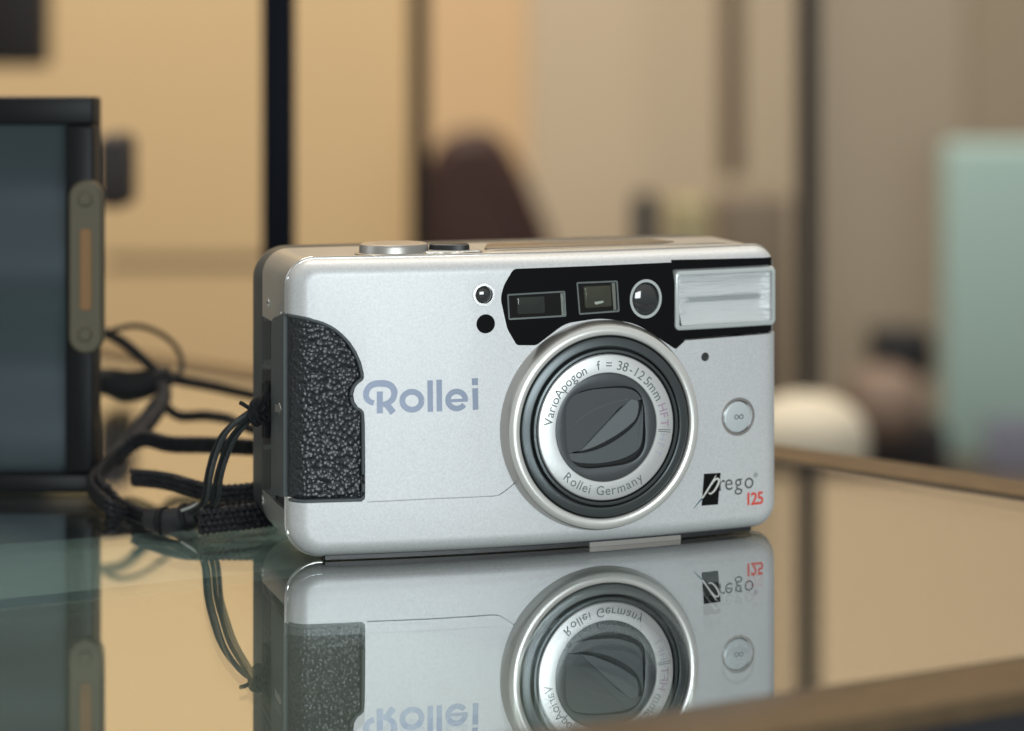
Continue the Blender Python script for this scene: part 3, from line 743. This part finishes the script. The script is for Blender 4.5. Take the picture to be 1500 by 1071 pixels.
# --- flash unit in the upper right corner
FQ = [Fp(988, 396.5), Fp(1122, 391.5), Fp(1124, 479), Fp(999, 485), Fp(991, 474)]
fu = plate('flash_housing', shrink([FP_[0], (UR-.9, FP_[1][1]), (UR-.9, FP_[2][1]), FP_[3], FP_[4], FP_[5]], .15), -4.9, -2.7, M['black'])
ul_, ur_, zt2, zb2 = FQ[0][0], UR-1.0, FQ[0][1], FQ[3][1]
def flash_prism(inset, w0, w1, rr, n=6):
    return outline(inset, rr, rr, rr, rr, n, zt=zt2, zb=zb2, ul=ul_, ur=ur_)
def flash_loft(name, lv, m, parent, rr=1.4, caps=(True, True)):
    bm = bmesh.new(); rings = []
    for w_, ins in lv: rings.append([bm.verts.new((u, w_, z_)) for u, z_ in outline(ins, rr, rr, rr, rr, 6, zt=zt2, zb=zb2, ul=ul_, ur=ur_)])
    n = len(rings[0])
    for a, b in zip(rings, rings[1:]):
        for i in range(n): bm.faces.new((a[i], a[(i+1) % n], b[(i+1) % n], b[i]))
    if caps[0]: bm.faces.new(rings[0])
    if caps[1]: bm.faces.new(rings[-1])
    bmesh.ops.recalc_face_normals(bm, faces=bm.faces)
    return body_part(name, bm, m, parent)
rf = flash_loft('reflector', [(-.55, .9), (-1.2, 1.2), (-2.0, 2.6), (-2.35, 4.5), (-2.45, 6.2)], M['reflector'], fu, caps=(False, True))
flash_loft('flash_frame', [(-5, .0), (-.5, 0), (.1, .25), (.3, .6), (.3, 1.15), (-.2, 1.25), (-.5, 1.2)], M['milky'], fu, caps=(False, False))
flash_loft('flash_lens', [(-.5, 1.2), (.0, 1.25), (.12, 1.6)], M['flens'], fu, caps=(False, True))
flash_loft('frame_backing', [(-5, .35), (-1.0, .35), (-.6, .9)], M['silver2'], fu, caps=(False, False))
zm = (zt2+zb2)/2
V, F = sweep_vf([Bd(ul_+4+(ur_-ul_-8)*i/10, -1.4, zm) for i in range(11)], .7, .7, seg=14); mk('flash_tube', V, F, M['clear'], fu, angle=60)
# --- top plate
def top_loft(name, P, levels, m, parent=camroot, angle=40):
    """P in (u,w); levels (z, inset)"""
    V, F = [], []; n = len(P)
    for z_, ins in levels:
        for u, w_ in (shrink(P, ins) if ins else P): V.append(Bd(u, w_, z_))
    for k in range(len(levels)-1):
        for i in range(n): F.append((k*n+i, k*n+(i+1) % n, (k+1)*n+(i+1) % n, (k+1)*n+i))
    F.append(tuple(range(n))); F.append(tuple((len(levels)-1)*n+i for i in range(n)))
    return mk(name, V, F, m, parent, angle=angle)
u_h0 = Fp(690, 355, -28)[0]; u_h1 = Fp(1100, 365, -8)[0]-3.5
def dense(P, k=10):
    out = []
    for i in range(len(P)):
        a, b = Vector(P[i]), Vector(P[(i+1) % len(P)])
        out += [tuple(a.lerp(b, j/k)) for j in range(k)]
    return out
hump = dense(rnd_poly([(u_h0-1, -9.5), (u_h1, -9.5), (u_h1, -33.5), (u_h0, -33.5)], [2, 5, 5, 3]), 1)
hp = dense([(u_h0-2, -9.5), (u_h1, -9.5), (u_h1-6, -33.5), (u_h0, -33.5)], 12)
tp = top_loft('top_housing', hp, [(ZT-1.5, 0), (ZT-.1, 0), (ZT+.1, .3), (ZT+.3, 1.2), (ZT+.42, 2.6)], M['silver2'])
ua, ub_ = Fp(700, 362, -20)[0], Fp(985, 358, -20)[0]
lc = top_loft('display_window', dense(rnd_poly([(ua, -15), (ub_-5, -15), (ub_, -19), (ub_-3, -29), (ua+5, -29)], 1.5), 1), [(ZT+.2, 0), (ZT+.55, 0), (ZT+.62, .3)], M['lcd'])
# shutter button
bu, bw = Fp(577, 371, -13)[0], -13.5
V, F = [], []
prof = [(9.4, ZT-.4), (9.4, ZT+.35), (9.0, ZT+.55), (8.4, ZT+.5), (8.35, ZT+.6), (8.3, ZT+1.9), (8.05, ZT+2.35), (7.4, ZT+2.6), (5.5, ZT+2.55), (3, ZT+2.35), (.01, ZT+2.3)]
for r, z_ in prof:
    for j in range(64): q = 2*math.pi*j/64; V.append(Bd(bu, bw, 0)+XA*r*math.cos(q)*.98+NA*r*.8*math.sin(q)+ZA*z_)
F = [(i*64+j, i*64+(j+1) % 64, (i+1)*64+(j+1) % 64, (i+1)*64+j) for i in range(len(prof)-1) for j in range(64)]
mk('shutter_button', V, F, M['bezel'], camroot, angle=40)
# zoom lever: low swept tongue with black thumb pad
uz0, uz1, uz2 = Fp(628, 372, -12)[0], Fp(660, 372, -12)[0], Fp(697, 372, -12)[0]
P = [(p.x, p.y) for p in smooth_path([(uz0-2, -9, 0), (uz0+2, -8.2, 0), (uz1, -7.2, 0), (uz2-2, -8.3, 0), (uz2+1, -10, 0), (uz2, -17, 0), (uz1, -20, 0), (uz0, -20, 0)], 5, True)]
zlv = top_loft('zoom_lever', P, [(ZT-.3, 0), (ZT+.55, 0), (ZT+.8, .3)], M['silver2'])
P = [(p.x, p.y) for p in smooth_path([(uz0+.5, -14, 0), (uz1, -10.5, 0), (uz2-2.2, -10.5, 0), (uz2-1.5, -14, 0), (uz2-2.2, -18, 0), (uz1, -18, 0)], 5, True)]
top_loft('thumb_pad', P, [(ZT+.75, 0), (ZT+1.9, .1), (ZT+2.2, .5)], M['blackp'], zlv)
# --- underside: black base, white socket plate, feet
body_part('base_plate', prism_bm([(UL+8, ZB+.3), (UR-7, ZB+.3), (UR-7, .25), (UL+8, .25)], -30, -2.2), M['blackp'])
ufa, ufb = Fp(861, 797, -3)[0], Fp(994, 790, -3)[0]
body_part('socket_plate', prism_bm([(ufa, ZB+.2), (ufb, ZB+.2), (ufb, .02), (ufa, .02)], -20, -1.6), M['chrome'])
for u in (UL+14, UR-12):
    for w_ in (-8, -27): body_part('foot', prism_bm([(u-3, .4), (u+3, .4), (u+3, .0), (u-3, .0)], w_-3, w_), M['blackp'])
# strap lug
V, F = sweep_vf([Bd(UL, sw(390), sz(390, 560))-XA*.2, Bd(UL, sw(390), sz(390, 640))-XA*.2], .9, .9, seg=12, up=Vector((0, 1, 0))); mk('strap_lug', V, F, M['barreld'], camroot)

# ================================================================== WRIST STRAP
ws = thing('wrist_strap', on_table(250, 745), 'black woven wrist strap coiled on the glass at the left of the silver camera', 'strap')
lug = Bd(UL, sw(391), sz(391, 590))
YL = lug.y
def off2(v, a, b): return Vector((v.x+a, v.y, v.z+b))
cordpx = [(391, 588, YL-2.2), (380, 598, YL-4), (368, 606, YL-5), (350, 622, YL-3), (333, 643, YL), (321, 670, YL+3), (313, 700, YL+4), (309, 730, YL+9), (299, 748, YL+14), (284, 757, YL+18)]
for k, (a, b, c) in enumerate(((-1.75, .1, .4), (-.6, .6, -.7), (.6, -.2, -.6), (1.75, .0, .2))):
    pts = []
    for i, (x, y, Y) in enumerate(cordpx):
        s = min(1, max(0, (i-.5)/2.5)) if i < 7 else 1
        p = at(x, y, Y); pts.append(p+Vector((a*s, c*s, b*s+ .25*math.sin(i*1.7+k))))
    sweep('cord_strand', pts, .58, .58, M['cordl' if k % 2 else 'cord'], ws, n=8)
# the hitch on the lug
for k in range(4):
    c = at(374+k*2.6, 603+3*math.sin(k*2), YL-5)
    pts = [c+Vector((1.7*math.cos(q)*.6, 2.2*math.cos(q), 2.6*math.sin(q))) for q in [R(d) for d in range(0, 360, 45)]]
    V, F = sweep_vf(smooth_path(pts, 4, True), .6, .6, closed=True, seg=8, up=Vector((.3, .2, 1))); mk('hitch_loop', V, F, M['cord'], ws, angle=70)
sweep('cord_strand', [at(391, 560, YL-1.5), at(390, 575, YL-3.5), at(384, 590, YL-5), at(378, 604, YL-6)], .7, .7, M['cord'], ws)
sweep('cord_strand', [at(391, 640, YL-1.5), at(391, 622, YL-3), at(384, 612, YL-5), at(374, 606, YL-6)], .7, .7, M['cord'], ws)
sweep('cord_tail', [at(372, 604, YL-6), at(362, 596, YL-6), at(352, 590, YL-5)], .5, .5, M['cord'], ws)
def tb(px, py, z=0.): return on_table(px, py, z)
# leather connector with crimp
YK = YL+20
pc = [at(290, 752, YK-2), at(270, 759, YK), at(245, 763, YK+2), at(218, 761, YK+6)]
sweep('connector', pc, 2.2, 2.9, M['leatherloop'], ws, n=6, seg=16)
sweep('crimp', [at(277, 757, YK-.5), at(270, 759.2, YK)], 2.7, 3.4, M['rubber'], ws, n=3, seg=16)
sweep('crimp', [at(243, 763.2, YK+2), at(236, 763.3, YK+3)], 2.7, 3.4, M['rubber'], ws, n=3, seg=16)
sweep('crimp_edge', [at(266, 748, YK-3), at(280, 743, YK-4.5), at(290, 737, YK-5)], .35, .35, M['silver2'], ws, n=4)
# woven band: from the connector round the left, then behind the camera; stands on its edge
loop1 = [at(221, 761, YK+6), at(195, 752, YK+14), at(168, 736, YK+28), tb(150, 718, 3.2), tb(143, 704, 4.2), at(148, 690, 640), at(165, 672, 650), at(185, 656, 655), at(212, 643, 655), at(250, 634+17, 650), at(300, 652, 645), at(345, 654, 640), at(400, 657, 640)]
woven_band('strap_band', loop1, .85, 1.35, M['strap'], ws)
loop1b = [at(221, 764, YK+6), at(190, 757, YK+16), tb(160, 742, 2.4), tb(138, 722, 3.0), tb(134, 706, 4.5), at(150, 684, 646), at(180, 652, 665), at(208, 618, 680), at(228, 590, 690)]
woven_band('strap_band', loop1b, .8, 1.3, M['strap'], ws)
loop2 = [at(196, 700, 622), at(215, 701, 618), at(245, 705, 612), at(275, 713, 606), at(310, 722, 602), at(345, 722, 602), at(400, 716, 604)]
woven_band('strap_band', loop2, .85, 1.35, M['strap'], ws)
woven_band('strap_band', [tb(292, 764, 3.2), tb(330, 760, 3.2), tb(360, 757, 3.2), tb(400, 752, 3.2)], .95, 1.45, M['strap'], ws, cords=4)
woven_band('strap_band', [tb(300, 752, 2.4), tb(335, 748, 2.4), tb(370, 744, 2.4), tb(400, 742, 2.4)], .9, 1.4, M['strap'], ws)
sweep('strap_band', [at(238, 560, 700), at(240, 590, 696), at(262, 609, 692), at(300, 609, 690), at(335, 614, 680), at(352, 622, 672), at(400, 640, 660)], 1.0, 1.5, M['strap'], ws, n=10)

# cable behind
cb = thing('black_cable', on_table(200, 640), 'looped thin black cable hanging from the black framed case, behind the wrist strap', 'cable')
YC = 700
sweep('cable_loop', [at(150, 492, YC), at(175, 481, YC), at(205, 478, YC+5), at(240, 492, YC+10), at(262, 515, YC+10), at(266, 540, YC+5), at(252, 556, YC), at(232, 552, YC)], .75, .75, M['rubber'], cb)
sweep('cable_run', [at(150, 486, YC+5), at(178, 500, YC), at(205, 522, YC), at(232, 546, YC), at(262, 557, YC+4), at(310, 566, YC+8), at(365, 578, YC+15), at(420, 590, YC+20)], 1.5, 1.5, M['rubber'], cb)
sweep('cable_knot', [at(120, 556, YC), at(160, 560, YC), at(185, 566, YC), at(215, 562, YC), at(250, 550, YC)], 4.6, 4.6, M['rubber'], cb, taper=lambda t: .6+.4*math.sin(math.pi*t))
sweep('cable_tail', [at(236, 556, YC), at(240, 585, YC-8), at(222, 615, YC-20), at(195, 648, YC-32), at(172, 672, YC-45)], 2.1, 2.1, M['strap'], cb, n=10)

# ================================================================== BLACK FRAMED CASE AT LEFT
YD = 640.
M['dframe'] = mat('black_lacquered_frame', (.007, .008, .010), .4, spec=.25)
M['dpanel'] = mat('blue_grey_gloss_panel', (.085, .112, .13), .28, .6)
M['brass'] = mat('aged_nickel_plate', (.12, .106, .074), .45, .4, bump=('noise', 900, .3, .05))
M['amberplate'] = mat('amber_inlay', (.26, .14, .055), .55)
dv = thing('framed_case', (at(0, 0, YD).x, YD+30, 0), 'black framed case with glossy blue-grey front and metal latch plate at the far left', 'case')
pA, pB = at(-90, 142, YD), at(138, 661, YD)
zt3, zb3, x0, x1 = pA.z, .3, pA.x, pB.x
bevel_box('box_body', x0, x1-.3, YD+7, YD+13, zb3, zt3-.3, M['dframe'], dv, .8)
fw = 7.2
def fr(nm, a, b, c, d, y0, y1, bev=.8): return bevel_box(nm, a, b, y0, y1, c, d, M['dframe'], dv, bev)
fr('frame_rail', x0, x1, zt3-fw, zt3, YD-2, YD+7); fr('frame_rail', x0, x1, zb3, zb3+5, YD-2, YD+7)
fr('frame_stile', x1-fw, x1, zb3+5.05, zt3-fw-.05, YD-2.1, YD+7)
# glossy panel, its surface waved so the reflections form light and dark bands
V, F = [], []; nz = 60
for i in range(nz+1):
    t = i/nz; z_ = zb3+5+(zt3-fw-zb3-5)*t; y = YD+3.8-1.9*math.sin(4*math.pi*t+.8)
    V += [(x0+.5, y, z_), (x1-fw+.2, y, z_)]
F = [(2*i, 2*i+1, 2*i+3, 2*i+2) for i in range(nz)]
mk('front_panel', V, F, M['dpanel'], dv, angle=80)
a, b = at(101, 264, YD-4), at(151, 518, YD-4)
P = []
cx_, rr_ = (a.x+b.x)/2, (b.x-a.x)/2
for i in range(13): q = R(180*i/12); P.append((cx_+rr_*math.cos(q), a.z-rr_+rr_*math.sin(q)))
for i in range(13): q = R(180+180*i/12); P.append((cx_+rr_*math.cos(q), b.z+rr_+rr_*math.sin(q)))
def flat_plate(nm, P, y0, y1, m, parent, bev=.4):
    Q = shrink(P, bev); n = len(P); V = [(p[0], y0, p[1]) for p in P]+[(p[0], y1+bev, p[1]) for p in P]+[(p[0], y1, p[1]) for p in Q]
    F = [tuple(range(n)), tuple(2*n+i for i in range(n))]
    for k in range(2):
        for i in range(n): F.append((k*n+i, k*n+(i+1) % n, (k+1)*n+(i+1) % n, (k+1)*n+i))
    return mk(nm, V, F, m, parent)
lp = flat_plate('latch_plate', P, YD-1, YD-5, M['brass'], dv, .6)
a2, b2 = at(117, 335, YD-5), at(134, 455, YD-5)
flat_plate('latch_inlay', rnd_poly([(a2.x, a2.z), (b2.x, a2.z), (b2.x, b2.z), (a2.x, b2.z)], 1.2), YD-4, YD-5.4, M['amberplate'], lp, .2)
for y in (292, 490):
    c = at(125, y, YD-5); flat_plate('screw', circ(c.x, c.z, 1.9, 24), YD-4, YD-5.7, M['brass'], lp, .4)

# ================================================================== BACKGROUND ROOM
YW = 2600.
def wallp(name, xa, xb, col, label, Y=YW, th=30, top=1500, bot=-900, cat='wall panel', rough=.8, var=.06):
    m = mat(name+'_paint', col, rough, 0, var=(1.3, var))
    A, B_ = at(xa, 0, Y), at(xb, 0, Y)
    o = bevel_box(name, A.x, B_.x, Y, Y+th, bot, top, m, None, 0)
    return tagit(o, label, cat, 'panels of the background wall')
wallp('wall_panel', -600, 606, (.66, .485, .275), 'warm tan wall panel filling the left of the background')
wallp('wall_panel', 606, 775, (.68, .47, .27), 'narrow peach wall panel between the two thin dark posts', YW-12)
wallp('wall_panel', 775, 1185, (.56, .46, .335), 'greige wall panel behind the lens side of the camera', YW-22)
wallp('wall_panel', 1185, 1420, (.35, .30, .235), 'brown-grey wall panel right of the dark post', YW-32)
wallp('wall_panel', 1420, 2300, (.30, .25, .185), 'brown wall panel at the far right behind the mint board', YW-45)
a, b = at(600, 0, YW-80), at(2300, 0, YW-80)  # unseen pale board, added so the glass mirrors a brighter upper wall
tagit(bevel_box('reflection_board', a.x, b.x, YW-80, YW-60, 335, 1500, mat('fascia_paint', (.58, .45, .30), .8, var=(1.3, .06)), None, 0), 'pale tan fascia above the right wall panels, added to brighten the glass reflection and seen only mirrored there', 'fascia')
fl = bevel_box('floor', -2500, 2500, -1500, 3200, -950, -900, mat('floor_boards', (.16, .12, .08), .5, var=(2, .2)), None, 0); fl['kind'] = 'structure'
def post(name, xa, xb, Y, col, label, top=1400, bot=-900, dep=14, cat='post'):
    A, B_ = at(xa, 0, Y), at(xb, 0, Y)
    o = bevel_box(name, A.x, B_.x, Y, Y+dep, bot, top, mat(name+'_metal', col, .6, spec=.08), None, 1.0)
    return tagit(o, label, cat, 'upright posts in the background')
post('metal_post', 383, 428, 880, (.008, .010, .016), 'black upright post rising behind the grip end of the camera')
post('metal_post', 600, 626, 1500, (.05, .04, .032), 'thin dark brown post behind the shutter button', dep=20)
post('metal_post', 1058, 1088, 2450, (.14, .105, .075), 'faint brown upright strip left of the dark post', bot=at(0, 262, 2450).z, dep=20)
post('metal_post', 1172, 1200, 1500, (.035, .035, .038), 'dark grey upright post right of the flash', dep=20)
a, b = at(150, 379, 2300), at(392, 393, 2300)
tagit(bevel_box('shelf_rail', a.x, b.x, 2300, 2330, b.z, a.z, mat('rail_brown', (.13, .095, .055), .6), None, 2), 'thin brown horizontal rail running across the tan wall', 'rail')
a, b = at(-60, -260, 1500), at(62, 98, 1500)
tagit(bevel_box('wall_frame', a.x, b.x, 1500, 1530, b.z, a.z, mat('frame_dark', (.03, .022, .02), .5), None, 3), 'dark hanging box in the top left corner', 'frame')
a, b = at(140, 197, 1050), at(186, 306, 1050)
o = bevel_box('wall_switch', a.x, b.x, 1050, 1080, b.z, a.z, mat('switch_dark', (.045, .035, .035), .5), None, 4)
tagit(o, 'small dark block just right of the framed box', 'box')
# leather chair: slab back with rounded top, plus arm and base post
ch = thing('leather_chair', (at(720, 0, 2200).x, 2200, -900), 'dark brown leather chair with a rounded back behind the camera top', 'chair')
M['chairl'] = mat('brown_leather', (.045, .018, .014), .5, 0, bump=('noise', 30, .3, 3))
pts = smooth_path([(x, y, 0) for x, y in ((618, 430), (618, 330), (620, 262), (634, 222), (662, 200), (700, 193), (732, 206), (758, 244), (785, 300), (808, 360), (820, 430))], 5)
P = [(at(p.x, p.y, 2200).x, at(p.x, p.y, 2200).z) for p in pts]
flat_plate('chair_back', P, 2290, 2200, M['chairl'], ch, 12)
xa, xb = at(634, 0, 2200).x, at(815, 0, 2200).x
bevel_box('chair_seat', xa-60, xb+60, 1850, 2280, at(0, 560, 2200).z-40, at(0, 450, 2200).z-60, M['chairl'], ch, 14)
bevel_box('chair_post', (xa+xb)/2-25, (xa+xb)/2+25, 2040, 2100, -899, at(0, 560, 2200).z-40, M['dframe'], ch, 5)
# small items on a far shelf
def blob(name, px0, py0, px1, py1, Y, col, label, cat, dep=60, bev=6, rough=.5):
    a, b = at(px0, py0, Y), at(px1, py1, Y)
    return tagit(bevel_box(name, a.x, b.x, Y, Y+dep, b.z, a.z, mat(name+'_mat', col, rough), None, bev), label, cat)
def lathe_obj(name, cx, cy, prof, m, label, cat, n=48):
    V, F = [], []
    for r, z_ in prof:
        for j in range(n): q = 2*math.pi*j/n; V.append((cx+r*math.cos(q), cy+r*math.sin(q), z_))
    for i in range(len(prof)-1):
        for j in range(n): F.append((i*n+j, i*n+(j+1) % n, (i+1)*n+(j+1) % n, (i+1)*n+j))
    F.append(tuple(range(n))[::-1]); F.append(tuple((len(prof)-1)*n+j for j in range(n)))
    return tagit(mk(name, V, F, m, None), label, cat)
YS = 1900.
sh_z = at(0, 620, YS).z
c = at(948, 0, YS); r_ = 20*YS/FPX
zz = at(0, 286, YS).z
lathe_obj('dark_bottle', c.x, YS+30, [(r_, sh_z), (r_, zz-10), (r_*.8, zz-2), (r_*.5, zz)], mat('dark_bottle_glass', (.02, .026, .03), .3), 'small dark bottle standing right of the leather chair', 'bottle')
o = blob('storage_box', 985, 296, 1040, 640, YS+30, (.34, .30, .17), 'olive beige box beside the dark bottle', 'box', 80)
o = blob('cardboard_box', 1052, 285, 1160, 640, YS+120, (.19, .15, .11), 'taller brown box behind the flash end of the camera', 'box', 80)
YR = 1250.
def ell(name, px, py, rx, rz, Y, col, label, cat, rough=.6):
    c = at(px, py, Y); k = Y/FPX; V, F = [], []; n, m_ = 40, 20
    for i in range(m_+1):
        a = -math.pi/2+math.pi*i/m_
        for j in range(n): q = 2*math.pi*j/n; V.append((c.x+rx*k*math.cos(a)*math.cos(q), c.y+rx*k*.8*math.cos(a)*math.sin(q), c.z+rz*k*math.copysign(abs(math.sin(a))**.8, math.sin(a))))
    F = [(i*n+j, i*n+(j+1) % n, (i+1)*n+(j+1) % n, (i+1)*n+j) for i in range(m_) for j in range(n)]
    bmn = mk(name, V, F, mat(name+'_mat', col, rough, var=(20, .15)), None, angle=80)
    return tagit(bmn, label, cat)
cnt = a, b = at(1000, 0, 1180), at(2500, 0, 1180)
tagit(bevel_box('front_counter', a.x, b.x, 1180, 1485, -900, -150, mat('front_counter_brown', (.07, .055, .04), .5), None, 4), 'nearer low counter carrying the cream bowl behind the table edge', 'counter')
cnt = tagit(bevel_box('back_counter', a.x, b.x, 1530, 2400, -900, -275, mat('counter_brown', (.08, .06, .045), .5), None, 4), 'farther low dark counter under the pink pouch and mint board', 'counter')
ell('white_bowl', 1180, 652, 92, 76, 1420, (.68, .62, .50), 'cream rounded bowl behind the table edge, right of the camera', 'bowl')
ell('pink_pouch', 1292, 592, 62, 58, 2100, (.26, .19, .15), 'dusky pink pouch beneath the black box', 'pouch')
blob('black_speaker', 1280, 486, 1370, 556, 2100, (.010, .010, .012), 'small black box above the pink pouch', 'box', 50)
blob('dark_basket', 1262, 625, 1392, 716, 2100, (.022, .018, .02), 'dark low tray under the pink pouch', 'tray', 60)
blob('mint_board', 1384, 208, 1800, 720, 2300, (.34, .48, .465), 'tall pale mint board at the right edge', 'board', 30, 10, .7)
blob('blue_card', 1446, 612, 1620, 720, 2200, (.20, .21, .28), 'small grey-lilac card leaning on the mint board', 'card', 6, 1)
